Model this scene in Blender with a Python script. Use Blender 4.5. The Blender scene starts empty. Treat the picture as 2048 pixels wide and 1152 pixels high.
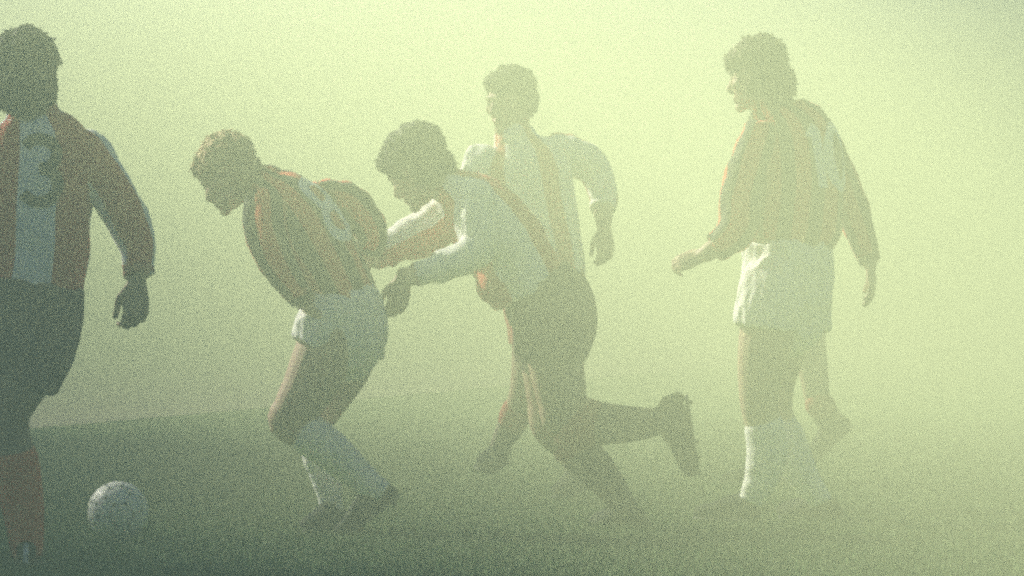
import bpy, bmesh, math, random
import numpy as np
from mathutils import Vector, noise
from mathutils.bvhtree import BVHTree

random.seed(7); np.random.seed(7)
scene = bpy.context.scene
COL = scene.collection
V = Vector

# ------------------------------------------------------------------ camera
F = 11036.0          # focal length in photo pixels (2048 wide): a 194 mm lens
H = 0.86             # the photographer sits beside the pitch
cam_d = bpy.data.cameras.new('camera')
cam_d.lens = 194.0; cam_d.sensor_width = 36.0
cam_d.clip_start = 0.1; cam_d.clip_end = 2000.0
cam = bpy.data.objects.new('camera', cam_d); COL.objects.link(cam)
cam.location = (0, 0, H); cam.rotation_euler = (math.radians(90), 0, 0)
scene.camera = cam

def at(u, v, d):
    """the point seen at photo position u, v when it stands d metres away"""
    return V(((u - 1024) / F * d, d, H - (v - 576) / F * d))

# ------------------------------------------------------------------ light
SUN = V((-0.66, 0.47, 0.58)).normalized()
ELEV = math.asin(SUN.z); AZ = math.atan2(SUN.x, SUN.y)
w = bpy.data.worlds.new('World'); scene.world = w; w.use_nodes = True
nt = w.node_tree; bg = nt.nodes['Background']
sky = nt.nodes.new('ShaderNodeTexSky'); sky.sky_type = 'NISHITA'; sky.sun_disc = False
sky.sun_elevation = ELEV; sky.sun_rotation = AZ % (2 * math.pi)
sky.air_density = 1.0; sky.dust_density = 0.7
nt.links.new(sky.outputs[0], bg.inputs[0]); bg.inputs[1].default_value = 0.05
sd = bpy.data.lights.new('sun', 'SUN'); sd.energy = 5.0; sd.angle = math.radians(0.5)
sd.color = (1.0, 0.94, 0.80)
so = bpy.data.objects.new('sun', sd); COL.objects.link(so)
so.rotation_euler = SUN.to_track_quat('Z', 'Y').to_euler(); so.location = (-10, 10, 20)

# ------------------------------------------------------------------ materials
def mat(name, col, rough=0.85, var=0.15, scale=30.0, bump=0.0, bscale=120.0, sheen=0.0, spec=0.3):
    m = bpy.data.materials.new(name); m.use_nodes = True
    n = m.node_tree; b = n.nodes['Principled BSDF']
    b.inputs['Roughness'].default_value = rough
    b.inputs['Specular IOR Level'].default_value = spec
    if sheen: b.inputs['Sheen Weight'].default_value = sheen
    tc = n.nodes.new('ShaderNodeTexCoord')
    nz = n.nodes.new('ShaderNodeTexNoise'); nz.inputs['Scale'].default_value = scale; nz.inputs['Detail'].default_value = 5
    n.links.new(tc.outputs['Object'], nz.inputs['Vector'])
    mx = n.nodes.new('ShaderNodeMixRGB'); mx.blend_type = 'MIX'
    mx.inputs[1].default_value = tuple(c * (1 - var) for c in col) + (1,)
    mx.inputs[2].default_value = tuple(min(1, c * (1 + var)) for c in col) + (1,)
    n.links.new(nz.outputs['Fac'], mx.inputs[0]); n.links.new(mx.outputs[0], b.inputs['Base Color'])
    if bump:
        nb = n.nodes.new('ShaderNodeTexNoise'); nb.inputs['Scale'].default_value = bscale; nb.inputs['Detail'].default_value = 4
        n.links.new(tc.outputs['Object'], nb.inputs['Vector'])
        bp = n.nodes.new('ShaderNodeBump'); bp.inputs['Strength'].default_value = bump; bp.inputs['Distance'].default_value = 0.01
        n.links.new(nb.outputs['Fac'], bp.inputs['Height']); n.links.new(bp.outputs[0], b.inputs['Normal'])
    return m, n, b, mx

def plain(*a, **k): return mat(*a, **k)[0]

def striped(name, ca, cb, period, duty):
    """cloth with stripes that follow the vertex attribute 'stripe' (metres round the garment)"""
    m, n, b, mx = mat(name, (1, 1, 1), rough=0.8, var=0.0, bump=0.25, bscale=260, sheen=0.15)
    a = n.nodes.new('ShaderNodeAttribute'); a.attribute_name = 'stripe'
    q = n.nodes.new('ShaderNodeMath'); q.operation = 'DIVIDE'; q.inputs[1].default_value = period
    n.links.new(a.outputs['Fac'], q.inputs[0])
    r = n.nodes.new('ShaderNodeMath'); r.operation = 'ADD'; r.inputs[1].default_value = 100.0 + duty / 2
    n.links.new(q.outputs[0], r.inputs[0])
    f = n.nodes.new('ShaderNodeMath'); f.operation = 'FRACT'; n.links.new(r.outputs[0], f.inputs[0])
    l = n.nodes.new('ShaderNodeMath'); l.operation = 'LESS_THAN'; l.inputs[1].default_value = duty
    n.links.new(f.outputs[0], l.inputs[0])
    s = n.nodes.new('ShaderNodeMixRGB'); s.inputs[1].default_value = cb + (1,); s.inputs[2].default_value = ca + (1,)
    n.links.new(l.outputs[0], s.inputs[0])
    n.links.new(s.outputs[0], b.inputs['Base Color'])
    return m

def skin_mat(name, col):
    m, n, b, mx = mat(name, col, rough=0.55, var=0.10, scale=18, bump=0.06, bscale=300)
    b.inputs['Subsurface Weight'].default_value = 0.0
    prev = mx.outputs[0]
    for at_, c in (('lip', (0.28, 0.10, 0.08)), ('eye', (0.03, 0.025, 0.02)), ('brow', (0.05, 0.035, 0.02))):
        a = n.nodes.new('ShaderNodeAttribute'); a.attribute_name = at_
        x = n.nodes.new('ShaderNodeMixRGB'); x.inputs[2].default_value = c + (1,)
        n.links.new(a.outputs['Fac'], x.inputs[0]); n.links.new(prev, x.inputs[1]); prev = x.outputs[0]
    n.links.new(prev, b.inputs['Base Color'])
    return m

RED = (0.58, 0.06, 0.03); BLACK = (0.018, 0.018, 0.02); WHITE = (0.78, 0.78, 0.76)
M = dict(
    skin=skin_mat('skin', (0.40, 0.27, 0.20)),
    tan=skin_mat('tanned_skin', (0.29, 0.18, 0.13)),
    dark_hair=plain('dark_hair', (0.018, 0.014, 0.011), rough=0.6, var=0.4, scale=60, bump=0.6, bscale=150),
    brown_hair=plain('brown_hair', (0.075, 0.042, 0.022), rough=0.6, var=0.4, scale=60, bump=0.6, bscale=150),
    fair_hair=plain('fair_hair', (0.50, 0.34, 0.18), rough=0.6, var=0.4, scale=60, bump=0.6, bscale=150),
    wide=striped('red_white_stripes', WHITE, RED, 0.225, 0.50),
    pale=striped('white_red_stripes', WHITE, (0.50, 0.09, 0.06), 0.225, 0.70),
    thin=striped('red_black_stripes', (0.70, 0.10, 0.04), BLACK, 0.105, 0.50),
    white=plain('white_cloth', WHITE, var=0.04, bump=0.25, bscale=200, sheen=0.1),
    red=plain('red_cloth', (0.30, 0.03, 0.028), var=0.12, bump=0.25, bscale=200, sheen=0.1),
    scarlet=plain('scarlet_wool', (0.75, 0.13, 0.05), var=0.12, bump=0.25, bscale=200),
    maroon=plain('dark_cloth', (0.10, 0.055, 0.058), var=0.15, bump=0.25, bscale=200, sheen=0.05),
    black=plain('black_cloth', BLACK, var=0.2, bump=0.25, bscale=200),
    boot=plain('black_leather', (0.015, 0.015, 0.016), rough=0.85, var=0.3, spec=0.1, bump=0.1),
    sole=plain('sole_rubber', (0.03, 0.03, 0.03), rough=0.6),
    stripe=plain('white_leather', (0.7, 0.7, 0.68), rough=0.5, var=0.05),
    ink=plain('dark_print', (0.012, 0.014, 0.022), rough=0.7, var=0.1),
    white_print=plain('white_print', (0.8, 0.8, 0.78), rough=0.7, var=0.05),
)

# ------------------------------------------------------------------ solids
def catmull(nodes, sub=5):
    P = np.array(nodes, float); n = len(P); out = []
    for i in range(n - 1):
        p0 = P[max(i - 1, 0)]; p1 = P[i]; p2 = P[i + 1]; p3 = P[min(i + 2, n - 1)]
        for k in range(sub):
            t = k / sub
            out.append(0.5 * ((2 * p1) + (-p0 + p2) * t + (2 * p0 - 5 * p1 + 4 * p2 - p3) * t * t + (-p0 + 3 * p1 - 3 * p2 + p3) * t ** 3))
    out.append(P[-1]); return np.array(out)

class Tube:
    """rings along a curve; each ring has a centre, a half width across and a half width in depth"""
    def __init__(self, pts, ra, rb, ref=(0, 1, 0), round0=True, round1=True, sup=2.0, seg=20):
        self.c = np.array(pts, float); n = len(self.c)
        self.ra = np.array(ra, float); self.rb = np.array(rb, float)
        t = np.gradient(self.c, axis=0); t /= np.linalg.norm(t, axis=1)[:, None] + 1e-12
        self.t = t
        ref = np.array(ref, float)
        a = np.cross(t, ref); ln = np.linalg.norm(a, axis=1)
        for i in range(n):
            if ln[i] < 0.15: a[i] = a[i - 1] if i else np.cross(t[i], (1, 0, 0))
        a /= np.linalg.norm(a, axis=1)[:, None]
        b = np.cross(t, a); b /= np.linalg.norm(b, axis=1)[:, None]
        self.a, self.b = a, b
        self.r0, self.r1, self.sup, self.seg = round0, round1, sup, seg
    def mesh(self, grow=0.0):
        seg = self.seg; rings = []
        th = np.linspace(0, 2 * np.pi, seg, endpoint=False)
        cs = np.sign(np.cos(th)) * np.abs(np.cos(th)) ** (2 / self.sup); sn = np.sign(np.sin(th)) * np.abs(np.sin(th)) ** (2 / self.sup)
        def ring(c, a, b, ra, rb): return c + cs[:, None] * a * ra + sn[:, None] * b * rb
        ra = np.maximum(self.ra + grow, 0.001); rb = np.maximum(self.rb + grow, 0.001)
        if self.r0:
            e = min(ra[0], rb[0])
            for k in (80, 55, 28):
                q = math.radians(k)
                rings.append(ring(self.c[0] - self.t[0] * e * math.sin(q), self.a[0], self.b[0], ra[0] * math.cos(q), rb[0] * math.cos(q)))
        for i in range(len(self.c)): rings.append(ring(self.c[i], self.a[i], self.b[i], ra[i], rb[i]))
        if self.r1:
            e = min(ra[-1], rb[-1])
            for k in (28, 55, 80):
                q = math.radians(k)
                rings.append(ring(self.c[-1] + self.t[-1] * e * math.sin(q), self.a[-1], self.b[-1], ra[-1] * math.cos(q), rb[-1] * math.cos(q)))
        v = np.concatenate(rings); f = []
        for i in range(len(rings) - 1):
            for j in range(seg):
                k = (j + 1) % seg
                f.append((i * seg + j, i * seg + k, (i + 1) * seg + k, (i + 1) * seg + j))
        v = np.vstack([v, rings[0].mean(0), rings[-1].mean(0)]); c0 = len(v) - 2; c1 = len(v) - 1; o = (len(rings) - 1) * seg
        for j in range(seg):
            k = (j + 1) % seg
            f.append((c0, k, j)); f.append((c1, o + j, o + k))
        return v, f

def ellipsoid(c, ax, r, nu=16, nv=10):
    """c centre, ax three axis vectors, r three radii"""
    ax = np.array([list(x) for x in ax], float); c = np.array(list(c), float); v = []; f = []
    for i in range(1, nv):
        p = math.pi * i / nv
        for j in range(nu):
            q = 2 * math.pi * j / nu
            v.append(c + ax[0] * r[0] * math.sin(p) * math.cos(q) + ax[1] * r[1] * math.sin(p) * math.sin(q) + ax[2] * r[2] * math.cos(p))
    for i in range(nv - 2):
        for j in range(nu):
            k = (j + 1) % nu
            f.append((i * nu + j, (i + 1) * nu + j, (i + 1) * nu + k, i * nu + k))
    v.append(c + ax[2] * r[2]); v.append(c - ax[2] * r[2]); a = len(v) - 2; b = a + 1; o = (nv - 2) * nu
    for j in range(nu):
        k = (j + 1) % nu
        f.append((a, j, k)); f.append((b, o + k, o + j))
    return np.array(v), f

def merge(solids):
    vs = []; fs = []; o = 0
    for v, f in solids:
        vs.append(v); fs += [tuple(i + o for i in q) for q in f]; o += len(v)
    return np.concatenate(vs), fs

def raw_mesh(name, v, f):
    me = bpy.data.meshes.new(name); me.from_pydata([tuple(x) for x in v], [], f); me.update(); return me

def fuse(name, solids, voxel=0.006, smooth=4):
    """one continuous closed surface round all the solids"""
    v, f = merge(solids)
    me = raw_mesh(name, v, f); o = bpy.data.objects.new('fuse_work', me); COL.objects.link(o)
    r = o.modifiers.new('r', 'REMESH'); r.mode = 'VOXEL'; r.voxel_size = voxel; r.adaptivity = 0.0
    if smooth:
        s = o.modifiers.new('s', 'SMOOTH'); s.factor = 0.5; s.iterations = smooth
    dg = bpy.context.evaluated_depsgraph_get(); ev = o.evaluated_get(dg)
    out = bpy.data.meshes.new_from_object(ev, depsgraph=dg)
    bpy.data.objects.remove(o); bpy.data.meshes.remove(me)
    out.name = name
    out.polygons.foreach_set('use_smooth', [True] * len(out.polygons)); out.update()
    return out

def coords(me):
    a = np.empty(len(me.vertices) * 3, np.float32); me.vertices.foreach_get('co', a); return a.reshape(-1, 3).astype(float)
def normals(me):
    a = np.empty(len(me.vertices) * 3, np.float32); me.vertices.foreach_get('normal', a); return a.reshape(-1, 3).astype(float)
def set_coords(me, c):
    me.vertices.foreach_set('co', c.astype(np.float32).ravel()); me.update()
def set_attr(me, name, vals):
    a = me.attributes.new(name, 'FLOAT', 'POINT'); a.data.foreach_set('value', np.asarray(vals, np.float32))

def crumple(me, amp, fx, fz, seed, ax=None):
    """cloth folds pushed along the normals"""
    c = coords(me); n = normals(me); d = np.empty(len(c))
    for i, p in enumerate(c):
        q = V((p[0] * fx + seed, p[1] * fx, p[2] * fz + (p[0] + p[1]) * fx * 0.35))
        r = noise.noise(q); s = noise.noise(q * 2.6 + V((5, 1, 3)))
        d[i] = (1 - abs(r) * 2.2) * 0.65 + s * 0.35
    set_coords(me, c + n * (d * amp)[:, None])

def hairy(me, amp, seed, up):
    c = coords(me); n = normals(me); d = np.empty(len(c)); u = np.array(list(up))
    for i, p in enumerate(c):
        pz = float(np.dot(p, u)); q = V(p - u * pz * 0.65)
        d[i] = noise.noise(q * 75 + V((seed, 0, 0))) * 0.75 + noise.noise(q * 26 + V((0, seed, 0)))
    set_coords(me, c + n * (d * amp)[:, None])

def tufts(me, hc, ax, seed, k):
    """loose locks over the hair, lying back and down"""
    c = coords(me); n = normals(me); rg = np.random.default_rng(int(seed * 10)); up = np.array(list(ax[2])); fw = np.array(list(ax[1]))
    idx = rg.choice(len(c), 1500); V_ = []; F_ = []
    for i in idx:
        p, q = c[i], n[i]; rnd = rg.normal(0, .4, 3)
        t = -up * .75 - fw * .45 + rnd; t -= q * (t @ q); t /= np.linalg.norm(t) + 1e-9; b = np.cross(q, t)
        L = rg.uniform(.012, .028) * k; w = rg.uniform(.0022, .0045); lift = rg.uniform(.000, .006) * k; o = len(V_)
        for s_, wd, h in ((0, w, -.002), (.45, w * .9, lift * .75), (.8, w * .55, lift), (1.0, w * .12, lift * .9)):
            V_.append(p + t * L * s_ + b * wd + q * h); V_.append(p + t * L * s_ - b * wd + q * h); V_.append(p + t * L * s_ + q * (h + wd))
        for j in range(3):
            a = o + j * 3
            for e, f in ((0, 2), (2, 1), (1, 0)): F_.append((a + e, a + f, a + 3 + f, a + 3 + e))
    bm = bmesh.new(); bm.from_mesh(me); vs_ = [bm.verts.new(x) for x in V_]
    for f in F_: bm.faces.new([vs_[j] for j in f]).smooth = True
    bm.to_mesh(me); bm.free(); me.update()

def obj(name, me, m=None, parent=None):
    o = bpy.data.objects.new(name, me); COL.objects.link(o)
    if m is not None:
        me.materials.clear(); me.materials.append(m)
    if parent is not None:
        o.parent = parent
        o.matrix_parent_inverse = root_of(parent)
    return o
def root_of(p):
    """parents are never rotated or scaled; this keeps child geometry where it was modelled"""
    t = V((0, 0, 0)); q = p
    while q is not None:
        t += q.location; q = q.parent
    from mathutils import Matrix
    return Matrix.Translation(-t) if p.parent is None else Matrix.Identity(4)

def tag(o, label=None, cat=None, group=None, kind=None):
    if label: o['label'] = label
    if cat: o['category'] = cat
    if group: o['group'] = group
    if kind: o['kind'] = kind
    return o

# ------------------------------------------------------------------ people
class Figure:
    def __init__(self, D, fwd, name_label):
        self.D = D; self.s = F / D
        self.fwd = V(fwd).normalized()
        self.label = name_label
        self.right = self.fwd.cross(V((0, 0, 1))).normalized()
    def P(self, n): return np.array(list(at(n[0], n[1], self.D + (n[2] if len(n) > 2 else 0.0))))
    def tube(self, nodes, ratio=1.0, sub=5, **k):
        """nodes: (u, v, depth offset, half width in px[, half depth in m])"""
        rows = []
        for q in nodes:
            p = self.P(q); ra = q[3] / self.s; rb = q[4] if len(q) > 4 else ra * ratio
            rows.append([*p, ra, rb])
        c = catmull(rows, sub)
        return Tube(c[:, :3], c[:, 3], c[:, 4], **k)

def sub_nodes(nodes, i0, i1):
    """piece of a node list between two fractional positions"""
    n = len(nodes); full = [tuple(q) + ((q[3],) if len(q) < 5 else ()) for q in nodes]
    def lerp(x):
        i = min(int(x), n - 2); t = x - i
        return tuple(a + (b - a) * t for a, b in zip(nodes[i], nodes[i + 1]))
    out = [lerp(i0)] + [tuple(nodes[i]) for i in range(n) if i0 + 1e-6 < i < i1 - 1e-6] + [lerp(i1)]
    return out

def head_parts(c, fwd, up, k=1.0):
    y = V(fwd).normalized(); x = y.cross(V(up)).normalized(); z = x.cross(y).normalized()
    ax = (x, y, z)
    def L(px, py, pz): return V(c) + (x * px + y * py + z * pz) * k
    def E(p, r): return ellipsoid(L(*p), ax, [q * k for q in r])
    S = [E((0, -.014, .028), (.075, .094, .082)), E((0, .028, -.040), (.057, .060, .078)),
         E((0, .020, .0), (.068, .070, .06)),
         E((0, .073, -.103), (.024, .020, .018)), E((0, .076, .022), (.050, .018, .012)),
         E((0, .084, -.066), (.023, .013, .007)), E((0, .081, -.079), (.020, .013, .007)),
         E((.043, .055, -.024), (.022, .024, .022)), E((-.043, .055, -.024), (.022, .024, .022)),
         E((.031, .074, .001), (.014, .012, .011)), E((-.031, .074, .001), (.014, .012, .011)),
         E((.050, -.002, -.075), (.022, .04, .026)), E((-.050, -.002, -.075), (.022, .04, .026)),
         E((.079, -.008, -.010), (.010, .021, .033)), E((-.079, -.008, -.010), (.010, .021, .033))]
    pts = [L(0, .078, .012), L(0, .094, -.010), L(0, .106, -.032), L(0, .098, -.043)]
    t = Tube([list(p) for p in pts], [.009 * k, .010 * k, .014 * k, .011 * k], [.009 * k, .010 * k, .013 * k, .010 * k], ref=list(x))
    S.append(t.mesh())
    return S, L, ax

def hair_parts(L, ax, k, style):
    def E(p, r): return ellipsoid(L(*p), ax, [q * k for q in r])
    S = [E((0, -.024, .045), (.087, .100, .082)), E((0, -.055, -.010), (.079, .062, .075)),
         E((.070, -.015, .005), (.018, .035, .05)), E((-.070, -.015, .005), (.018, .035, .05)),
         E((0, .040, .078), (.062, .050, .034))]
    if style in ('long', 'bushy'):
        S += [E((0, -.078, -.035), (.082, .058, .080)), E((0, -.075, -.085), (.070, .045, .055)),
              E((.068, -.03, -.03), (.024, .045, .06)), E((-.068, -.03, -.03), (.024, .045, .06)),
              E((0, -.02, .065), (.090, .102, .075)), E((0, .066, .064), (.060, .042, .040))]
    if style == 'bushy':
        S += [E((0, -.03, .04), (.102, .115, .098)), E((0, -.05, -.05), (.098, .07, .085))]
    if style == 'full':
        S += [E((0, -.03, .05), (.100, .112, .094)), E((0, -.06, -.02), (.092, .07, .08)), E((0, .055, .07), (.064, .045, .04))]
    return S

def hand_parts(wrist, dirv, palm, thumb, curl=0.5, k=1.0, spread=0.06):
    """wrist point, direction of the knuckles, direction the palm faces, side the thumb is on"""
    d = V(dirv).normalized(); n = V(palm); n = (n - d * n.dot(d)).normalized(); s = d.cross(n).normalized()
    if s.dot(V(thumb)) < 0: s = -s
    w = V(wrist); S = []
    pal = [w - d * .02, w + d * .02 * k, w + d * .055 * k, w + d * .088 * k]
    S.append(Tube([list(p) for p in pal], [.024 * k, .031 * k, .039 * k, .038 * k], [.018 * k, .017 * k, .016 * k, .012 * k], ref=list(n), sup=2.6).mesh())
    for i, (off, ln, r) in enumerate(((.029, .070, .0085), (.0095, .080, .009), (-.010, .074, .0085), (-.029, .058, .0075))):
        p = w + d * (.088 - abs(off) * .15) * k + s * off * k; ang = curl * 0.55 + 0.05 * i; pts = [p - d * .012 * k, p.copy()]
        sp = off * spread * 30
        for q, fr in enumerate((0.45, 0.32, 0.23)):
            e = d * math.cos(ang) + n * math.sin(ang) + s * sp * .12
            p = p + e.normalized() * ln * fr * k; pts.append(p.copy()); ang += curl * (0.95 if q == 0 else 0.7)
        c = catmull([[*x, 1] for x in pts], 3)[:, :3]
        rr = np.linspace(r * 1.08, r * 0.8, len(c)) * k
        S.append(Tube(c, rr, rr, ref=list(s), seg=12).mesh())
    p = w + d * .022 * k + s * .026 * k; e = (d * .74 + s * .44 + n * .42).normalized(); pts = [p - e * .012, p, p + e * .034 * k]
    e2 = (d * .90 + s * .02 + n * .42).normalized(); pts += [pts[-1] + e2 * .030 * k, pts[-1] + e2 * .055 * k]
    c = catmull([[*x, 1] for x in pts], 3)[:, :3]; rr = np.linspace(.0125, .0085, len(c)) * k
    S.append(Tube(c, rr, rr, ref=list(n), seg=12).mesh())
    return S

def boot_parts(heel, toe, ankle, k=1.0, kl=1.0):
    """heel and toe are points on the underside of the sole"""
    h = V(heel); f = (V(toe) - h); f.normalize(); L = 0.285 * kl
    g = V(ankle) - h; g = (g - f * g.dot(f)).normalized(); s = f.cross(g).normalized()
    T = [0.0, .06, .16, .30, .45, .60, .75, .88, .96, 1.0]
    W = [.016, .029, .033, .033, .037, .043, .045, .038, .026, .012]
    Hh = [.035, .066, .085, .088, .075, .060, .050, .043, .034, .020]
    c = [list(h + f * (L * t) + g * (.018 + q / 2)) for t, q in zip(T, np.array(Hh) * k)]
    foot = Tube(c, [x * k for x in W], [q / 2 * k for q in Hh], ref=list(g), sup=2.4, round0=True, round1=True)
    a = V(ankle); base = h + f * (.27 * L) + g * .06
    coll = Tube([list(base), list(base + (a - base) * .55), list(base + (a - base) * .9)], [.034 * k, .034 * k, .036 * k], [.042 * k, .040 * k, .040 * k], ref=list(f), round1=False)
    sole_c = [list(h + f * (L * t) + g * .013) for t in T]
    sole = Tube(sole_c, [(x + .004) * k for x in W], [.007] * len(T), ref=list(g), sup=3)
    studs = []
    for t, o in ((.08, .016), (.08, -.016), (.60, .028), (.60, -.028), (.80, .022), (.80, -.022)):
        b = h + f * (L * t) + s * o
        studs.append(Tube([list(b + g * .010), list(b - g * .001)], [.008, .006], [.008, .006], ref=list(f), seg=10).mesh())
    laces = []
    for t in (.40, .47, .54, .61):
        b = h + f * (L * t) + g * (.022 + np.interp(t, T, Hh))
        laces.append(Tube([list(b + s * .018 - g * .004), list(b + g * .001), list(b - s * .018 - g * .004)], [.003] * 3, [.003] * 3, ref=list(g), seg=8).mesh())
    side = []
    for sg in (1, -1):
        for t in (.22,):
            q = []
            for m in (0.15, 0.5, 0.85):
                hh = np.interp(t + .25 * m, T, Hh); ww = np.interp(t + .25 * m, T, W)
                zz = hh * (0.12 + .68 * m); y = (zz - hh / 2) / (hh / 2)
                wx = ww * max(0.1, 1 - abs(y) ** 2.4) ** (1 / 2.4)
                q.append(list(h + f * (L * (t + .25 * m)) + g * (.018 + zz) + s * sg * (wx + .0005)))
            side.append(Tube(q, [.008] * 3, [.0025] * 3, ref=list(s), seg=8).mesh())
    return [foot.mesh(), coll.mesh()], [sole.mesh()] + studs, laces, side

def stripe_coords(me, torso, sleeves, fig, R, shift=0.0, sl=((0, 1), (0, 1))):
    c = coords(me); best = None; val = np.zeros(len(c))
    tubes = [torso] + sleeves; D2 = []
    for t in tubes:
        d = ((c[:, None, :] - t.c[None, :, :]) ** 2).sum(2); i = d.argmin(1)
        rr = np.sqrt(t.ra * t.rb)[i]; D2.append((np.sqrt(d[np.arange(len(c)), i]) / rr, i))
    which = np.argmin([x[0] for x in D2], axis=0)
    rt = np.array(list(fig.right)); bk = -np.array(list(fig.fwd))
    for k, t in enumerate(tubes):
        m = which == k; i = D2[k][1][m]; p = c[m] - t.c[i]; tt = t.t[i]
        if k == 0:
            r_ = rt - tt * (tt @ rt)[:, None]; r_ /= np.linalg.norm(r_, axis=1)[:, None]
            b_ = np.cross(tt, r_); b_ *= np.sign((b_ * bk).sum(1))[:, None]
            val[m] = np.arctan2((p * r_).sum(1), (p * b_).sum(1)) * R + shift
        else:
            a_, b_ = t.a[i], t.b[i]
            val[m] = np.arctan2((p * a_).sum(1), (p * b_).sum(1)) * 0.062 * sl[k - 1][1] + sl[k - 1][0]
    set_attr(me, 'stripe', val)

def number_mesh(name, shirt, centre, right, up, back, strokes, w, hgt, width):
    """strokes in a unit box laid on the back of the shirt as printed cloth"""
    v = coords(shirt); bvh = BVHTree.FromPolygons([V(x) for x in v], [tuple(p.vertices) for p in shirt.polygons])
    verts = []; faces = []
    for st in strokes:
        P = np.array([[(x - .5) * w, (y - .5) * hgt] for x, y in st]); Q = [P[0]]
        for a, b in zip(P[:-1], P[1:]):
            n = max(1, int(np.linalg.norm(b - a) / .008))
            for k in range(1, n + 1): Q.append(a + (b - a) * k / n)
        Q = np.array(Q); T = np.gradient(Q, axis=0); T /= np.linalg.norm(T, axis=1)[:, None] + 1e-9
        N = np.stack([-T[:, 1], T[:, 0]], 1); rows = []
        for q, n in zip(Q, N):
            row = []
            for k in np.linspace(-1, 1, 5):
                x, y = q + n * k * width / 2
                o = centre + back * .45 + right * x + up * y
                hit = bvh.ray_cast(o, -back, 1.2)
                if hit[0] is None: row = None; break
                row.append(len(verts)); verts.append(hit[0] + back * .004)
            rows.append(row)
        for a, b in zip(rows[:-1], rows[1:]):
            if a and b:
                for k in range(4): faces.append((a[k], a[k + 1], b[k + 1], b[k]))
    me = raw_mesh(name, [tuple(x) for x in verts], faces)
    return me

def arc(cx, cy, rx, ry, a0, a1, n=14):
    return [(cx + rx * math.cos(math.radians(a0 + (a1 - a0) * i / n)), cy + ry * math.sin(math.radians(a0 + (a1 - a0) * i / n))) for i in range(n + 1)]
DIGITS = {
    '6': [[(.93, .80)] + arc(.5, .70, .43, .30, 25, 180) + arc(.5, .30, .43, .30, 180, 360) + arc(.5, .30, .43, .25, 0, 110)],
    '3': [arc(.46, .735, .40, .235, 150, -90, 14) , arc(.46, .265, .44, .265, 90, -150, 14)],
    '8': [arc(.5, .74, .36, .24, 0, 360, 22), arc(.5, .26, .42, .26, 0, 360, 22)],
    '10': [[(.02, .85), (.14, 1.0), (.14, 0)], arc(.67, .5, .30, .5, 0, 360, 26)],
}

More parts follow.
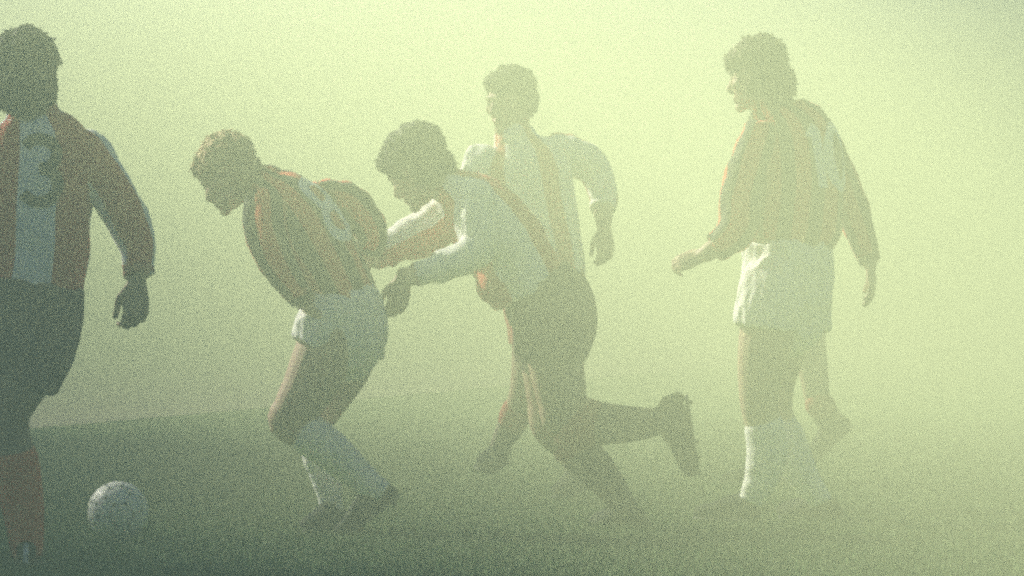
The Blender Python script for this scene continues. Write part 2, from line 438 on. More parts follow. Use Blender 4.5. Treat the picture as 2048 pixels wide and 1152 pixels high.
def build_person(fig, spec):
    D = fig.D
    base = at(spec['base'], 0, D); root = bpy.data.objects.new('person', None); COL.objects.link(root)
    root.location = (base.x, D, 0); root.empty_display_size = 0.3
    tag(root, fig.label, 'person', spec.get('group'))
    # --- garments and limbs as tubes
    torso = fig.tube(spec['torso'], **spec.get('torso_kw', {}))
    torso.r1 = False
    arms = spec['arms']; legs = spec['legs']
    sleeves = []
    body = [torso.mesh(-0.014)]
    # neck and head
    hc = V(fig.P(spec['head']['c'])); up = V(spec['head']['up']).normalized(); fw = V(spec['head']['fwd']).normalized()
    k = spec['head'].get('k', 1.0)
    hp, L, ax = head_parts(hc, fw, up, k)
    body += hp
    nk0 = V(torso.c[min(6, len(torso.c) - 1)]); nk1 = L(0, -.022, -.035)
    nr = spec['head'].get('neck', .058)
    body.append(Tube([list(nk0), list(nk0.lerp(nk1, .5)), list(nk1)], [nr * 1.18, nr, nr * .95], [nr * 1.18, nr, nr * .95]).mesh())
    for a in arms:
        s = fig.tube(sub_nodes(a['nodes'], 0, a['sleeve']), round1=False); sleeves.append(s)
        full = fig.tube(a['nodes'])
        n = len(full.c); lim = np.interp(np.linspace(0, 1, n), [0, .35, .55, .75, 1], [.050, .046, .041, .038, .026])
        full.ra = np.minimum(lim, full.ra * 0.97); full.rb = np.minimum(lim, full.rb * .97)
        body.append(full.mesh())
        w_ = V(full.c[-1]); hd = a['hand']
        body += hand_parts(w_, hd['dir'], hd['palm'], hd['thumb'], hd.get('curl', .6), hd.get('k', 1.0))
    pelvis = fig.tube(spec['shorts'][0]); body.append(pelvis.mesh(-.016))
    for l in legs:
        t = fig.tube(l['nodes']); n = len(t.c); si = l['sock'] / (len(l['nodes']) - 1) * (n - 1)
        sh = np.where(np.arange(n) > si, .006, 0.0)
        t.ra = t.ra - sh; t.rb = t.rb - sh
        body.append(t.mesh())
        an, he, to = V(fig.P(l['nodes'][-1])), V(fig.P(l['heel'])), V(fig.P(l['toe']))
        f_ = (to - he).normalized(); g_ = an - he; g_ = (g_ - f_ * g_.dot(f_)).normalized()
        body.append(Tube([list(he + f_ * .05 + g_ * .05), list(he + f_ * .13 + g_ * .05), list(he + f_ * .20 + g_ * .038)], [.026, .028, .028], [.028, .026, .018], ref=list(g_)).mesh())
    bm = fuse('body', body, 0.0052, 3)
    c = coords(bm)
    loc = np.stack([(c - np.array(list(hc))) @ np.array(list(a_)) for a_ in ax], 1) / k
    def blob(p, r): return np.clip(1.6 - np.sqrt((((loc - np.array(p)) / np.array(r)) ** 2).sum(1)) * 1.1, 0, 1)
    set_attr(bm, 'lip', blob((0, .09, -.072), (.026, .03, .013)))
    set_attr(bm, 'eye', np.maximum(blob((.031, .085, .001), (.012, .02, .006)), blob((-.031, .085, .001), (.012, .02, .006))))
    set_attr(bm, 'brow', np.maximum(blob((.033, .09, .024), (.022, .025, .006)), blob((-.033, .09, .024), (.022, .025, .006))))
    obj('body', bm, M[spec['skin']], root)
    hm = fuse('hair', hair_parts(L, ax, k * spec['head'].get('hk', 1.0), spec['head']['style']), 0.0055, 3)
    hairy(hm, spec['head'].get('rough', .011), D, ax[2])
    tufts(hm, hc, ax, D, spec['head'].get('tuft', 1.0))
    obj('hair', hm, M[spec['head']['hair']], root)
    # --- shirt
    sm = fuse('shirt', [torso.mesh(), *[s.mesh() for s in sleeves]] + [fig.tube(e).mesh() for e in spec.get('shirt_extra', [])], 0.0065, 5)
    crumple(sm, spec.get('fold', .006), 11, 4.5, D)
    stripe_coords(sm, torso, sleeves, fig, spec.get('R', .15), spec.get('shift', 0), spec.get('sl', ((0, 1), (0, 1))))
    shirt = obj('shirt', sm, M[spec['shirt']], root)
    # collar and cuffs
    tx = V(nk1 - nk0).normalized(); cp = nk0.lerp(nk1, spec.get('collar_t', .30))
    ring = []
    for i in range(28):
        q = 2 * math.pi * i / 28; x = tx.cross(V((0, 1, 0))).normalized(); y = tx.cross(x)
        ring.append(list(cp + (x * math.cos(q) + y * math.sin(q)) * (nr * 1.22)))
    tor = []
    for i in range(28):
        c_ = np.array(ring[i]); o_ = (c_ - np.array(list(cp))); o_ /= np.linalg.norm(o_)
        for j in range(8):
            e = 2 * math.pi * j / 8
            tor.append(c_ + o_ * .008 * math.cos(e) + np.array(list(tx)) * .017 * math.sin(e))
    tf = [(i * 8 + j, i * 8 + (j + 1) % 8, ((i + 1) % 28) * 8 + (j + 1) % 8, ((i + 1) % 28) * 8 + j) for i in range(28) for j in range(8)]
    cm = raw_mesh('collar', tor, tf); cm.polygons.foreach_set('use_smooth', [True] * len(cm.polygons))
    obj('collar', cm, M[spec['collar']], shirt)
    for s in sleeves:
        e = len(s.c) - 1
        cu = Tube([s.c[e] - s.t[e] * .022, s.c[e] - s.t[e] * .004, s.c[e] + s.t[e] * .006], [s.ra[e] + .005] * 3, [s.rb[e] + .005] * 3, round0=False, round1=False)
        v, f = cu.mesh(); m_ = fuse('cuff', [(v, f)], .005, 3)
        obj('cuff', m_, M[spec.get('cuff', spec['collar'])], shirt)
    if 'number' in spec:
        nb = spec['number']; ii = int(nb['pos'] * (len(torso.c) - 1)); c_ = V(torso.c[ii]); upv = -V(torso.t[ii])
        rt = fig.right - upv * fig.right.dot(upv); rt.normalize(); bk = rt.cross(upv); bk = bk if bk.dot(fig.fwd) < 0 else -bk
        nm = number_mesh('number', sm, c_ + rt * nb.get('dx', 0), rt, upv, bk, DIGITS[nb['digits']], nb['w'], nb['h'], nb['width'])
        obj('number', nm, M[nb['mat']], shirt)
    # --- shorts
    sh = [fig.tube(t, round1=(i == 0), round0=(i > 0)).mesh(.002) for i, t in enumerate(spec['shorts'])]
    sh_m = fuse('shorts', sh, .0065, 4); crumple(sh_m, spec.get('sfold', .007), 16, 5, D + 3)
    obj('shorts', sh_m, M[spec['shorts_mat']], root)
    # --- socks and boots
    for l in legs:
        n = len(l['nodes']) - 1
        t = fig.tube(sub_nodes(l['nodes'], l['sock'], n), round0=False, round1=False)
        v, f = t.mesh(.003)
        top = Tube([t.c[0] - t.t[0] * .004, t.c[0] + t.t[0] * .02, t.c[0] + t.t[0] * .045], [t.ra[0] + .008] * 3, [t.rb[0] + .008] * 3, round0=True, round1=True)
        so_ = obj('sock', fuse('sock', [(v, f)], .005, 3), M[spec['sock_mat']], root)
        crumple(so_.data, .003, 8, 22, D + 9)
        obj('sock_top', fuse('sock_top', [top.mesh()], .005, 3), M[spec['sock_top']], so_)
        an, he, to = fig.P(l['nodes'][-1]), fig.P(l['heel']), fig.P(l['toe'])
        bp, sp, la, sd_ = boot_parts(he, to, an, l.get('bk', 1.04), l.get('bl', 1.0))
        bo = obj('boot', fuse('boot', bp, .005, 3), M['boot'], root)
        v, f = merge(sp); obj('sole', raw_mesh('sole', v, f), M['sole'], bo)
        v, f = merge(la); obj('laces', raw_mesh('laces', v, f), M['sole'], bo)
        if spec.get('boot_stripe'):
            h_ = V(he); fd = (V(to) - h_).normalized(); gd = V(an) - h_; gd = (gd - fd * gd.dot(fd)).normalized()
            ht = Tube([list(h_ - fd * .016 + gd * .022), list(h_ - fd * .019 + gd * .05), list(h_ - fd * .008 + gd * .065), list(h_ - fd * .008 + gd * .078)], [.008] * 4, [.004] * 4, ref=list(fd))
            v, f = ht.mesh(); obj('heel_tab', raw_mesh('heel_tab', v, f), M['stripe'], bo)
        for v, f in (sd_ if spec.get('boot_stripe') else []): obj('side_stripe', raw_mesh('side_stripe', v, f), M['stripe'], bo)
    return root

GR = 'footballers in the fog'
# 1. at the left edge, back to us, number on a red and white shirt
f1 = Figure(17.0, (-.12, 1, 0), 'person seen from behind in red and white shirt with dark number, cut by the edge')
build_person(f1, dict(base=30, group=GR, boot_stripe=True, cuff='red', skin='tan', shirt='wide', collar='white', shorts_mat='maroon', sock_mat='scarlet', sock_top='scarlet', R=.122,
    sl=((.102, 1.05), (.1125, 1.05)), fold=.014, sfold=.015,
    head=dict(c=(46, 150, 0), fwd=(-.22, 1, -.12), up=(-.02, .12, 1), k=1.02, style='bushy', hair='dark_hair', hk=1.0, neck=.062, rough=.013),
    torso=[(66, 232, 0, 52, .075), (69, 258, 0, 92, .10), (72, 300, 0, 122, .115), (72, 350, 0, 117, .125), (70, 400, 0, 113, .125), (68, 450, 0, 111, .122), (64, 510, 0, 110, .122), (58, 575, 0, 105, .125)],
    arms=[dict(nodes=[(172, 305, 0, 44), (205, 345, 0, 45), (230, 390, .01, 43), (256, 440, .02, 41), (277, 490, .03, 36), (277, 535, .02, 30), (273, 562, .02, 22)], sleeve=5.1,
               hand=dict(dir=(-.03, .06, -1), palm=(-.45, .9, 0), thumb=(-1, -.1, 0), curl=.8, k=1.15)),
          dict(nodes=[(-32, 305, 0, 44), (-70, 350, -.02, 44), (-95, 410, -.04, 42), (-112, 470, -.02, 39), (-110, 530, .06, 34), (-104, 575, .14, 22)], sleeve=4.2,
               hand=dict(dir=(.05, .5, -.9), palm=(.9, .2, 0), thumb=(0, 1, .4), curl=.7))],
    shorts=[[(58, 566, 0, 109, .142), (54, 595, 0, 110, .145), (46, 640, 0, 112, .145), (38, 680, 0, 108, .14)],
            [(88, 620, 0, 74, .125), (72, 690, 0, 76, .125), (44, 762, 0, 68, .12)],
            [(8, 620, 0, 74, .125), (-22, 690, .03, 74, .125), (-48, 760, .05, 66, .12)]],
    legs=[dict(nodes=[(72, 680, 0, 68), (45, 750, -.02, 62), (22, 810, -.02, 48), (17, 850, -.01, 42), (28, 920, .02, 44), (41, 985, .02, 43), (50, 1050, .01, 36), (53, 1100, 0, 31), (54, 1114, 0, 28)], sock=4.0,
               heel=(52, 1140, -.06), toe=(60, 1131, .22)),
          dict(nodes=[(-10, 680, .03, 68), (-40, 750, .08, 60), (-62, 810, .14, 47), (-68, 850, .14, 42), (-62, 915, .10, 44), (-52, 980, .06, 42), (-42, 1050, .02, 34), (-38, 1098, 0, 28)], sock=3.6,
               heel=(-34, 1139, -.06), toe=(-52, 1131, .22))],
    number=dict(pos=.40, dx=.012, digits='3', w=.13, h=.20, width=.036, mat='ink')))

# 2. bending to the left, red and black stripes, white shorts
f2 = Figure(19.3, (-.80, .60, 0), 'person bending forward in red and black shirt and white shorts, held at the hip')
build_person(f2, dict(base=660, group=GR, skin='skin', shirt='thin', collar='black', shorts_mat='white', sock_mat='white', sock_top='white', R=.15, fold=.014, sfold=.015,
    head=dict(c=(452, 352, 0), fwd=(-.74, .40, -.50), up=(-.50, .10, .86), k=.98, style='full', hair='fair_hair', hk=.99, neck=.060),
    torso=[(533, 376, 0, 44, .085), (556, 400, 0, 70, .14), (582, 438, 0, 84, .185), (612, 484, 0, 86, .185), (642, 534, 0, 82, .165), (668, 580, 0, 77, .155), (682, 612, 0, 74, .16)],
    arms=[dict(nodes=[(527, 418, -.17, 40), (530, 458, -.20, 38), (548, 508, -.21, 36), (575, 555, -.19, 30), (598, 588, -.18, 24), (608, 602, -.18, 18)], sleeve=4.1,
               hand=dict(dir=(.55, .1, -.8), palm=(.7, .5, .45), thumb=(-.8, .2, -.5), curl=.35)),
          dict(nodes=[(645, 395, .13, 34), (688, 402, .17, 37), (722, 431, .20, 36), (745, 470, .22, 30), (735, 515, .26, 25), (712, 548, .30, 18)], sleeve=3.6,
               hand=dict(dir=(-.7, .3, -.6), palm=(-.6, -.2, -.6), thumb=(-.3, .8, .5), curl=.5))],
    shorts=[[(674, 590, 0, 72, .16), (684, 625, 0, 80, .175), (690, 665, 0, 80, .175), (684, 690, 0, 74, .165)],
            [(662, 630, -.09, 58, .10), (642, 662, -.10, 52, .10), (624, 692, -.10, 42, .10)],
            [(712, 630, .09, 54, .10), (718, 672, .10, 52, .10), (716, 712, .10, 50, .105)]],
    legs=[dict(nodes=[(665, 670, -.09, 60), (645, 715, -.10, 60), (617, 775, -.11, 53), (590, 820, -.11, 46), (576, 843, -.10, 40), (616, 867, -.10, 38), (664, 903, -.10, 38), (714, 948, -.09, 30), (752, 978, -.09, 25), (766, 988, -.09, 22)], sock=5.1,
               heel=(800, 1000, -.09), toe=(716, 1066, -.09)),
          dict(nodes=[(708, 680, .09, 56), (690, 735, .10, 52), (655, 800, .11, 42), (628, 845, .12, 38), (640, 885, .12, 37), (648, 930, .12, 33), (656, 975, .12, 26), (663, 1012, .12, 21), (664, 1022, .12, 21)], sock=4.2,
               heel=(692, 1058, .17), toe=(614, 1068, -.09))],
    number=dict(pos=.42, digits='8', w=.15, h=.24, width=.042, mat='white_print')))

# 3. in the middle, leaning and running, hands on player 2
f3 = Figure(19.6, (-.86, .45, 0), 'person running and leaning forward in white and red shirt, arms stretched to the bending player')
build_person(f3, dict(base=1150, group=GR, skin='skin', shirt='wide', collar='red', shorts_mat='maroon', sock_mat='maroon', sock_top='red', R=.11, fold=.014,
    sl=((0, .30), (.06, .8)), shift=.119, sfold=.015,
    head=dict(c=(830, 340, .02), fwd=(-.70, .42, -.52), up=(-.52, .15, .82), k=1.06, style='full', hair='dark_hair', hk=1.02, neck=.060),
    torso=[(912, 378, 0, 40, .085), (938, 400, 0, 62, .14), (968, 438, 0, 78, .18), (1002, 484, 0, 82, .18), (1032, 530, 0, 82, .165), (1052, 566, 0, 82, .16), (1062, 588, 0, 78, .16)],
    shirt_extra=[[(1000, 520, -.02, 40, .13), (990, 556, -.02, 36, .14), (986, 574, -.02, 30, .14)]],
    arms=[dict(nodes=[(952, 398, -.17, 38), (948, 440, -.20, 37), (958, 488, -.22, 36), (915, 520, -.25, 31), (862, 540, -.27, 26), (818, 553, -.28, 20), (806, 556, -.28, 16)], sleeve=4.7,
               hand=dict(dir=(-.22, .15, -.95), palm=(-.35, .9, .2), thumb=(-1, -.2, .2), curl=.55, k=1.08)),
          dict(nodes=[(905, 425, .14, 42), (868, 455, .16, 46), (830, 474, .12, 42), (788, 495, .06, 33), (748, 514, .0, 25), (730, 521, -.03, 18)], sleeve=3.9,
               hand=dict(dir=(-.95, -.15, -.2), palm=(-.25, .75, -.55), thumb=(-.2, .1, .9), curl=.25))],
    shorts=[[(1070, 572, 0, 74, .155), (1100, 612, 0, 84, .17), (1108, 655, 0, 80, .17), (1102, 690, 0, 72, .16)],
            [(1108, 630, -.09, 76, .10), (1104, 675, -.10, 72, .105), (1098, 716, -.10, 68, .11)],
            [(1095, 630, .09, 66, .10), (1098, 675, .10, 70, .105), (1100, 714, .10, 68, .11)]],
    legs=[dict(nodes=[(1108, 680, -.09, 62), (1114, 740, -.10, 55), (1124, 800, -.10, 50), (1128, 838, -.10, 42), (1180, 846, -.10, 44), (1240, 848, -.10, 37), (1296, 846, -.10, 28), (1332, 836, -.10, 23)], sock=3.9,
               bk=1.35, bl=.96, heel=(1380, 792, -.10), toe=(1404, 948, -.10)),
          dict(nodes=[(1096, 680, .09, 62), (1098, 740, .10, 54), (1102, 800, .10, 48), (1106, 850, .10, 45), (1150, 890, .10, 42), (1200, 948, .10, 35), (1234, 992, .10, 27), (1256, 1020, .10, 23)], sock=3.9,
               heel=(1300, 1059, .10), toe=(1198, 1055, .30))]))

# 4. palest and farthest, behind the middle player
f4 = Figure(22.0, (-.72, -.60, 0), 'pale upright person in white and red shirt, half hidden behind the leaning player')
build_person(f4, dict(base=1070, group=GR, skin='tan', shirt='pale', collar='white', shorts_mat='red', sock_mat='maroon', sock_top='red', R=.15, shift=.1125, fold=.014,
    head=dict(c=(1018, 200, 0), fwd=(-.62, -.72, -.18), up=(-.12, -.10, 1), k=1.06, style='short', hair='dark_hair', hk=1.0, neck=.058),
    torso=[(1032, 282, 0, 42, .085), (1038, 305, 0, 80, .11), (1042, 340, 0, 100, .125), (1052, 395, 0, 98, .13), (1064, 450, 0, 93, .13), (1078, 510, 0, 87, .13), (1088, 560, 0, 82, .13)],
    arms=[dict(nodes=[(1118, 304, .03, 36), (1160, 315, .06, 36), (1194, 350, .08, 32), (1205, 400, .05, 27), (1207, 440, .0, 21), (1208, 456, 0, 16)], sleeve=3.4,
               hand=dict(dir=(.06, -.1, -1), palm=(-.4, .8, 0), thumb=(-.9, -.4, 0), curl=.65, k=1.05)),
          dict(nodes=[(962, 322, -.05, 35), (946, 365, -.08, 33), (944, 415, -.10, 30), (952, 460, -.16, 25), (962, 490, -.2, 18)], sleeve=2.9,
               hand=dict(dir=(.3, -.4, -.9), palm=(.7, .1, 0), thumb=(-.3, -.9, 0), curl=.6))],
    shorts=[[(1086, 545, 0, 80, .13), (1090, 590, 0, 84, .145), (1092, 640, 0, 80, .145)],
            [(1062, 600, -.05, 48, .12), (1062, 665, -.05, 44, .12), (1062, 690, -.05, 42, .12)],
            [(1118, 600, .05, 52, .12), (1122, 660, .08, 48, .12), (1124, 690, .10, 46, .12)]],
    legs=[dict(nodes=[(1064, 660, -.05, 40), (1060, 720, -.07, 37), (1050, 780, -.08, 31), (1038, 815, -.06, 28), (1022, 850, .0, 27), (1004, 885, .06, 20), (996, 902, .08, 18)], sock=3.2,
               heel=(1006, 924, .20), toe=(962, 947, -.06)),
          dict(nodes=[(1122, 660, .10, 44), (1128, 730, .14, 38), (1130, 800, .2, 32), (1136, 850, .26, 30), (1146, 910, .36, 22), (1150, 950, .42, 18)], sock=3.2,
               heel=(1168, 985, .48), toe=(1126, 998, .26))]))

# 5. standing at the right in red and black, looking left
f5 = Figure(20.2, (-.78, .62, 0), 'person walking upright in red and black shirt and white shorts, forearm held out in front')
build_person(f5, dict(base=1560, group=GR, skin='skin', shirt='thin', collar='black', shorts_mat='white', sock_mat='white', sock_top='white', R=.15, fold=.014, sfold=.015,
    head=dict(c=(1512, 152, 0), fwd=(-.90, .38, -.14), up=(-.12, .06, 1), k=1.03, style='long', hair='brown_hair', hk=1.0, neck=.058, rough=.013),
    torso=[(1552, 228, 0, 46, .085), (1566, 250, 0, 78, .12), (1580, 290, 0, 94, .145), (1586, 345, 0, 98, .15), (1584, 400, 0, 104, .15), (1578, 452, 0, 106, .15), (1571, 488, 0, 86, .145)],
    arms=[dict(nodes=[(1516, 276, -.12, 36), (1498, 330, -.15, 38), (1482, 390, -.17, 40), (1476, 446, -.18, 41), (1450, 482, -.19, 33), (1418, 504, -.20, 24), (1404, 512, -.20, 18)], sleeve=4.6,
               hand=dict(dir=(-.92, .05, -.30), palm=(.1, .8, -.5), thumb=(.2, .5, .8), curl=1.0, k=.95)),
          dict(nodes=[(1644, 286, .12, 34), (1676, 350, .15, 34), (1702, 415, .16, 33), (1722, 470, .15, 27), (1736, 512, .13, 20), (1740, 528, .12, 16)], sleeve=4.1,
               hand=dict(dir=(.10, -.05, -1), palm=(-.8, .2, 0), thumb=(-.5, .8, 0), curl=.4))],
    shorts=[[(1572, 482, 0, 84, .15), (1576, 530, 0, 88, .165), (1570, 590, 0, 90, .165), (1566, 630, 0, 84, .155)],
            [(1552, 560, -.08, 62, .11), (1542, 605, -.09, 66, .115), (1534, 655, -.09, 64, .12)],
            [(1606, 560, .08, 54, .11), (1610, 610, .09, 50, .115), (1612, 660, .09, 46, .12)]],
    legs=[dict(nodes=[(1545, 620, -.08, 60), (1530, 690, -.09, 54), (1521, 750, -.09, 46), (1519, 812, -.09, 38), (1530, 860, -.08, 37), (1534, 905, -.08, 39), (1522, 955, -.08, 32), (1506, 992, -.08, 24), (1500, 1004, -.08, 22)], sock=4.0,
               heel=(1514, 1048, -.10), toe=(1394, 1043, .08)),
          dict(nodes=[(1586, 620, .10, 54), (1566, 700, .12, 46), (1552, 770, .14, 38), (1550, 822, .14, 36), (1564, 865, .14, 37), (1582, 908, .15, 38), (1612, 960, .15, 28), (1638, 996, .15, 22), (1644, 1006, .15, 21)], sock=4.0,
               heel=(1686, 1038, .15), toe=(1568, 1034, .33))],
    number=dict(pos=.46, dx=.02, digits='10', w=.18, h=.22, width=.042, mat='white_print')))

# 6. running far behind player 5, who hides all of him but the trailing leg
f6 = Figure(24.0, (-.95, .30, 0), '')
f6.label = 'faintest person, hidden behind the upright walking player but for one trailing leg'
build_person(f6, dict(base=1590, group=GR, skin='skin', shirt='wide', collar='white', shorts_mat='red', sock_mat='maroon', sock_top='red', R=.15,
    head=dict(c=(1548, 262, 0), fwd=(-.92, .25, -.25), up=(-.25, .05, .96), k=1.0, style='short', hair='dark_hair', hk=1.0, neck=.056),
    torso=[(1562, 325, 0, 34, .085), (1570, 345, 0, 52, .13), (1582, 385, 0, 62, .165), (1592, 440, 0, 62, .17), (1598, 500, 0, 60, .16), (1602, 545, 0, 58, .15)],
    arms=[dict(nodes=[(1572, 362, -.17, 26), (1590, 410, -.2, 26), (1604, 455, -.2, 23), (1582, 490, -.2, 20), (1560, 505, -.2, 15)], sleeve=3.0,
               hand=dict(dir=(-.8, .1, .4), palm=(.1, .9, 0), thumb=(-.3, 0, .9), curl=.7)),
          dict(nodes=[(1562, 362, .17, 26), (1548, 405, .2, 25), (1542, 445, .2, 22), (1530, 420, .22, 18), (1525, 400, .22, 15)], sleeve=3.0,
               hand=dict(dir=(-.2, .1, .9), palm=(.6, -.7, 0), thumb=(-.6, -.3, .3), curl=.7))],
    shorts=[[(1602, 535, 0, 54, .15), (1604, 580, 0, 60, .165), (1602, 630, 0, 58, .16)],
            [(1606, 600, -.08, 46, .10), (1612, 650, -.09, 42, .10), (1616, 672, -.09, 40, .10)],
            [(1590, 600, .08, 46, .10), (1574, 640, .09, 42, .10), (1564, 668, .09, 40, .10)]],
    legs=[dict(nodes=[(1608, 630, -.08, 38), (1618, 690, -.09, 34), (1628, 750, -.10, 29), (1634, 792, -.10, 26), (1644, 815, -.07, 25), (1656, 838, -.02, 25), (1666, 858, .06, 19), (1672, 868, .12, 15)], sock=3.9,
               heel=(1704, 858, .16), toe=(1640, 918, .06)),
          dict(nodes=[(1588, 630, .08, 38), (1566, 690, .09, 34), (1544, 750, .10, 29), (1534, 790, .10, 26), (1540, 840, .10, 26), (1546, 880, .10, 24), (1550, 925, .10, 17), (1552, 938, .10, 15)], sock=3.9,
               heel=(1570, 968, .10), toe=(1500, 970, .06))]))

# ------------------------------------------------------------------ ball
def make_ball():
    bm = bmesh.new(); bmesh.ops.create_icosphere(bm, subdivisions=6, radius=1.0)
    me = bpy.data.meshes.new('football'); bm.to_mesh(me); bm.free()
    c = coords(me); g = (1 + 5 ** .5) / 2
    ico = np.array([(0, a, b * g) for a in (1, -1) for b in (1, -1)] + [(a, b * g, 0) for a in (1, -1) for b in (1, -1)] + [(a * g, 0, b) for a in (1, -1) for b in (1, -1)], float)
    ico /= np.linalg.norm(ico, axis=1)[:, None]
    hexes = []
    for i in range(12):
        for j in range(i):
            for k in range(j):
                if ico[i] @ ico[j] > .3 and ico[j] @ ico[k] > .3 and ico[i] @ ico[k] > .3:
                    q = ico[i] + ico[j] + ico[k]; hexes.append(q / np.linalg.norm(q))
    cen = np.vstack([ico, hexes])
    ang = np.arccos(np.clip(c @ cen.T, -1, 1)); ang[:, :12] += .055       # pentagons a little smaller
    s = np.sort(ang, 1); gap = s[:, 1] - s[:, 0]; third = s[:, 2] - s[:, 0]
    seam = np.clip(1 - gap / .035, 0, 1)
    set_attr(me, 'mark', ((third < .11) & (gap > .012)).astype(float) * 1.0 + (seam > .25) * .8)
    R = .1025
    rot = __import__('mathutils').Euler((.5, .9, .3)).to_matrix()
    c2 = c * (R * (1 - .012 * seam ** 2))[:, None] @ np.array(rot).T
    set_coords(me, c2); me.polygons.foreach_set('use_smooth', [True] * len(me.polygons))
    m, n, b, mx = mat('ball_leather', (.72, .72, .68), rough=.45, var=.12, scale=14, bump=.05)
    a = n.nodes.new('ShaderNodeAttribute'); a.attribute_name = 'mark'
    x = n.nodes.new('ShaderNodeMixRGB'); x.inputs[2].default_value = (.03, .03, .03, 1)
    n.links.new(a.outputs['Fac'], x.inputs[0]); n.links.new(mx.outputs[0], x.inputs[1]); n.links.new(x.outputs[0], b.inputs['Base Color'])
    o = obj('football', me, m); d = 18.6
    o.location = ((236 - 1024) / F * d, d, R + .004)
    tag(o, 'white leather football with dark panel marks lying on the grass', 'ball')
make_ball()

# ------------------------------------------------------------------ ground
def sheet(name, pts, z, m):
    me = raw_mesh(name, [(x, y, z) for x, y in pts], [tuple(range(len(pts)))])
    return tag(obj(name, me, m), kind='structure')
def ground_mat(name, col, col2, scale):
    m, n, b, mx = mat(name, col, rough=.95, var=0, bump=.6, bscale=60, spec=.1)
    tc = n.nodes.new('ShaderNodeTexCoord'); acc = None
    nz = n.nodes.new('ShaderNodeTexNoise'); nz.inputs['Scale'].default_value = scale; nz.inputs['Detail'].default_value = 8
    n.links.new(tc.outputs['Object'], nz.inputs['Vector'])
    r = n.nodes.new('ShaderNodeValToRGB'); r.color_ramp.elements[0].position = .3; r.color_ramp.elements[1].position = .7
    r.color_ramp.elements[0].color = col + (1,); r.color_ramp.elements[1].color = col2 + (1,)
    n.links.new(nz.outputs['Fac'], r.inputs[0]); n.links.new(r.outputs[0], b.inputs['Base Color'])
    return m
S = 160
sheet('pitch', [(-S, -S), (S, -S), (S, S), (-S, S)], 0.0, ground_mat('turf', (.045, .095, .030), (.080, .150, .045), 2.2))
dx = 1.95 / 10.0
def edge(y): return -2.85 + (y - 34) * dx
sheet('running_track', [(edge(20) - 60, 20), (edge(20), 20), (edge(150), 150), (edge(150) - 100, 150)], 0.004, ground_mat('track_cinder', (.30, .27, .22), (.40, .36, .29), 3.0))

N = 560000
gx = np.random.uniform(-4.2, 4.2, N); gy = np.random.uniform(15.6, 36.0, N)
keep = np.random.rand(N) < np.clip(1.15 - (gy - 16) / 19, 0, 1); gx = gx[keep]; gy = gy[keep]
keep = gx > edge(gy) + .05; gx = gx[keep]; gy = gy[keep]; N = len(gx)
hh = np.random.uniform(.014, .034, N); aa = np.random.uniform(0, 2 * np.pi, N); ww = np.random.uniform(.0016, .0032, N) 
lx = np.random.normal(0, .010, N); ly = np.random.normal(0, .010, N)
vv = np.empty((N, 3, 3), np.float32)
vv[:, 0] = np.stack([gx - np.cos(aa) * ww, gy - np.sin(aa) * ww, np.zeros(N)], 1)
vv[:, 1] = np.stack([gx + np.cos(aa) * ww, gy + np.sin(aa) * ww, np.zeros(N)], 1)
vv[:, 2] = np.stack([gx + lx, gy + ly, hh], 1)
gm = bpy.data.meshes.new('grass'); gm.vertices.add(N * 3); gm.loops.add(N * 3); gm.polygons.add(N)
gm.vertices.foreach_set('co', vv.ravel()); gm.loops.foreach_set('vertex_index', np.arange(N * 3, dtype=np.int32))
gm.polygons.foreach_set('loop_start', np.arange(0, N * 3, 3, dtype=np.int32)); gm.update(calc_edges=True)
tag(obj('grass', gm, plain('grass_blade', (.065, .125, .034), rough=.7, var=.5, scale=6)), 'short mown green grass of the football pitch', 'grass', kind='stuff')

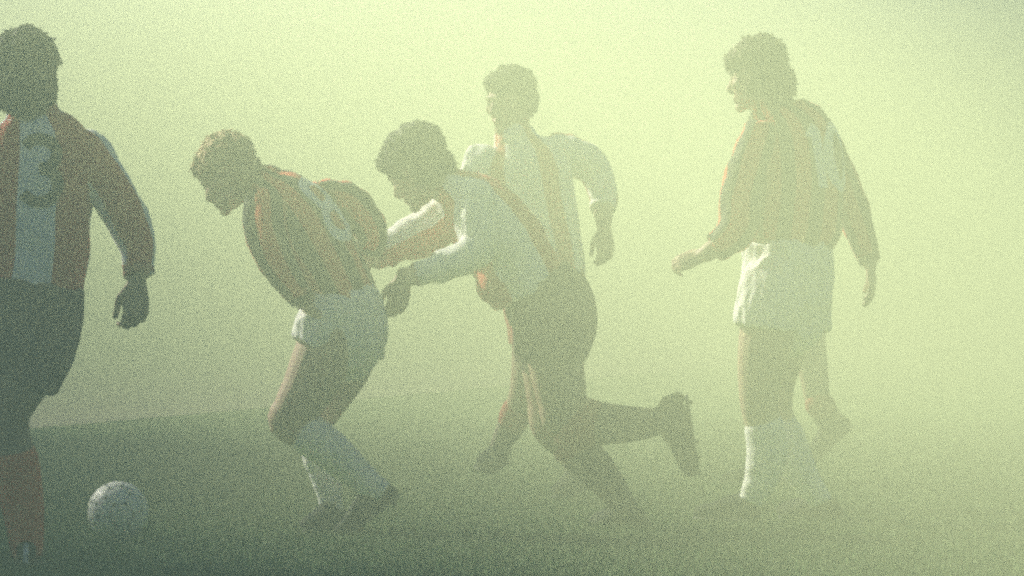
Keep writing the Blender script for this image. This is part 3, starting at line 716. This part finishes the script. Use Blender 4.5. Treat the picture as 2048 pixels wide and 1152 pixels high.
# ------------------------------------------------------------------ an unseen sun blocker, added to shade the near fog
I3 = (V((1, 0, 0)), V((0, 1, 0)), V((0, 0, 1)))
sun_blocker_mat = mat('sun_blocker_white', (.80, .80, .80), rough=1.0, var=.03, scale=.4, spec=0.0)[0]
def sun_blocker(edge, seed):
    """a lumpy opaque solid added out of view, 100 m up towards the sun; edge is the outline of its shade, 1 m above the pitch"""
    A = np.array(edge, float); B = np.roll(A, -1, 0); rng = random.Random(seed); lumps = []
    def dist(x, y):
        d = B - A; t = np.clip((((x, y) - A) * d).sum(1) / (d * d).sum(1), 0, 1)
        m = np.sqrt((((x, y) - A - d * t[:, None]) ** 2).sum(1)).min()
        c = ((A[:, 1] > y) != (B[:, 1] > y)) & (x < d[:, 0] * (y - A[:, 1]) / np.where(d[:, 1] == 0, 1e-9, d[:, 1]) + A[:, 0])
        return m if c.sum() % 2 else -m
    def lump(x, y, r, lift): lumps.append(ellipsoid(V((x, y, 1.0)) + SUN * (100.0 + lift), I3, (r, r, r * .85), 14, 9))
    step = 1.5 if A[:, 0].max() - A[:, 0].min() > 3 else .35
    for x in np.arange(A[:, 0].min(), A[:, 0].max(), step):
        for y in np.arange(A[:, 1].min(), A[:, 1].max(), step):
            px, py = x + rng.uniform(-.2, .2) * step, y + rng.uniform(-.2, .2) * step; dd = dist(px, py)
            if dd > .15 * step: lump(px, py, min(rng.uniform(1.1, 1.6) * step, dd + .1), rng.uniform(-.8, 1.3) * step)
    for p, q in zip(A, B):                     # a finer, ragged rim
        n = int(np.linalg.norm(q - p) / .4) + 1; nn = np.array([-(q - p)[1], (q - p)[0]]) / np.linalg.norm(q - p)
        for i in range(n):
            r = rng.uniform(.3, .7) * min(1, step); c_ = p + (q - p) * (i + .5) / n + nn * r * rng.uniform(.8, 1.1)
            if dist(*c_) > r * .7: lump(c_[0], c_[1], r, rng.uniform(-.6, .6))
    tag(obj('sun_blocker', fuse('sun_blocker', lumps, 0.22 if step > 1 else .12, 2), sun_blocker_mat), kind='structure')
sun_blocker([(-12, -9), (7, -9), (7, 27), (3.3, 20), (2.5, 14), (1.5, 7), (1.0, 3), (-.37, 3), (-.53, 5.5), (-.82, 10.5), (-1.01, 15), (-1.14, 17.0),
       (-1.9, 17.5), (-2.55, 17.9), (-3.1, 20.5), (-2.5, 26), (-2.7, 32), (-12, 35)], 4)

# ------------------------------------------------------------------ the fog
DENS = 0.070
bm = bmesh.new(); bmesh.ops.create_cube(bm, size=1.0)
me = bpy.data.meshes.new('haze'); bm.to_mesh(me); bm.free()
hz = bpy.data.objects.new('haze', me); COL.objects.link(hz)
hz.scale = (330, 330, 3.6); hz.location = (0, 0, 0.8)
m = bpy.data.materials.new('fog_air'); m.use_nodes = True; n = m.node_tree; n.nodes.clear()
out = n.nodes.new('ShaderNodeOutputMaterial'); pv = n.nodes.new('ShaderNodeVolumePrincipled')
pv.inputs['Color'].default_value = (.86, .985, .565, 1); pv.inputs['Density'].default_value = DENS
pv.inputs['Density Attribute'].default_value = ''; pv.inputs['Anisotropy'].default_value = .5
n.links.new(pv.outputs[0], out.inputs['Volume'])
try: m.cycles.homogeneous_volume = True
except Exception: pass
me.materials.append(m)
tag(hz, 'pale yellowish fog filling the air over the pitch', 'fog', kind='stuff')

# ------------------------------------------------------------------ render
scene.render.engine = 'CYCLES'
cy = scene.cycles
cy.max_bounces = 8; cy.volume_bounces = 0; cy.diffuse_bounces = 3
cy.use_denoising = False
cy.use_adaptive_sampling = True; cy.adaptive_threshold = 1.0; cy.adaptive_min_samples = 44
cy.filter_width = 2.5
vs = scene.view_settings
vs.view_transform = 'Standard'; vs.look = 'None'; vs.exposure = 1.6; vs.gamma = 1.0
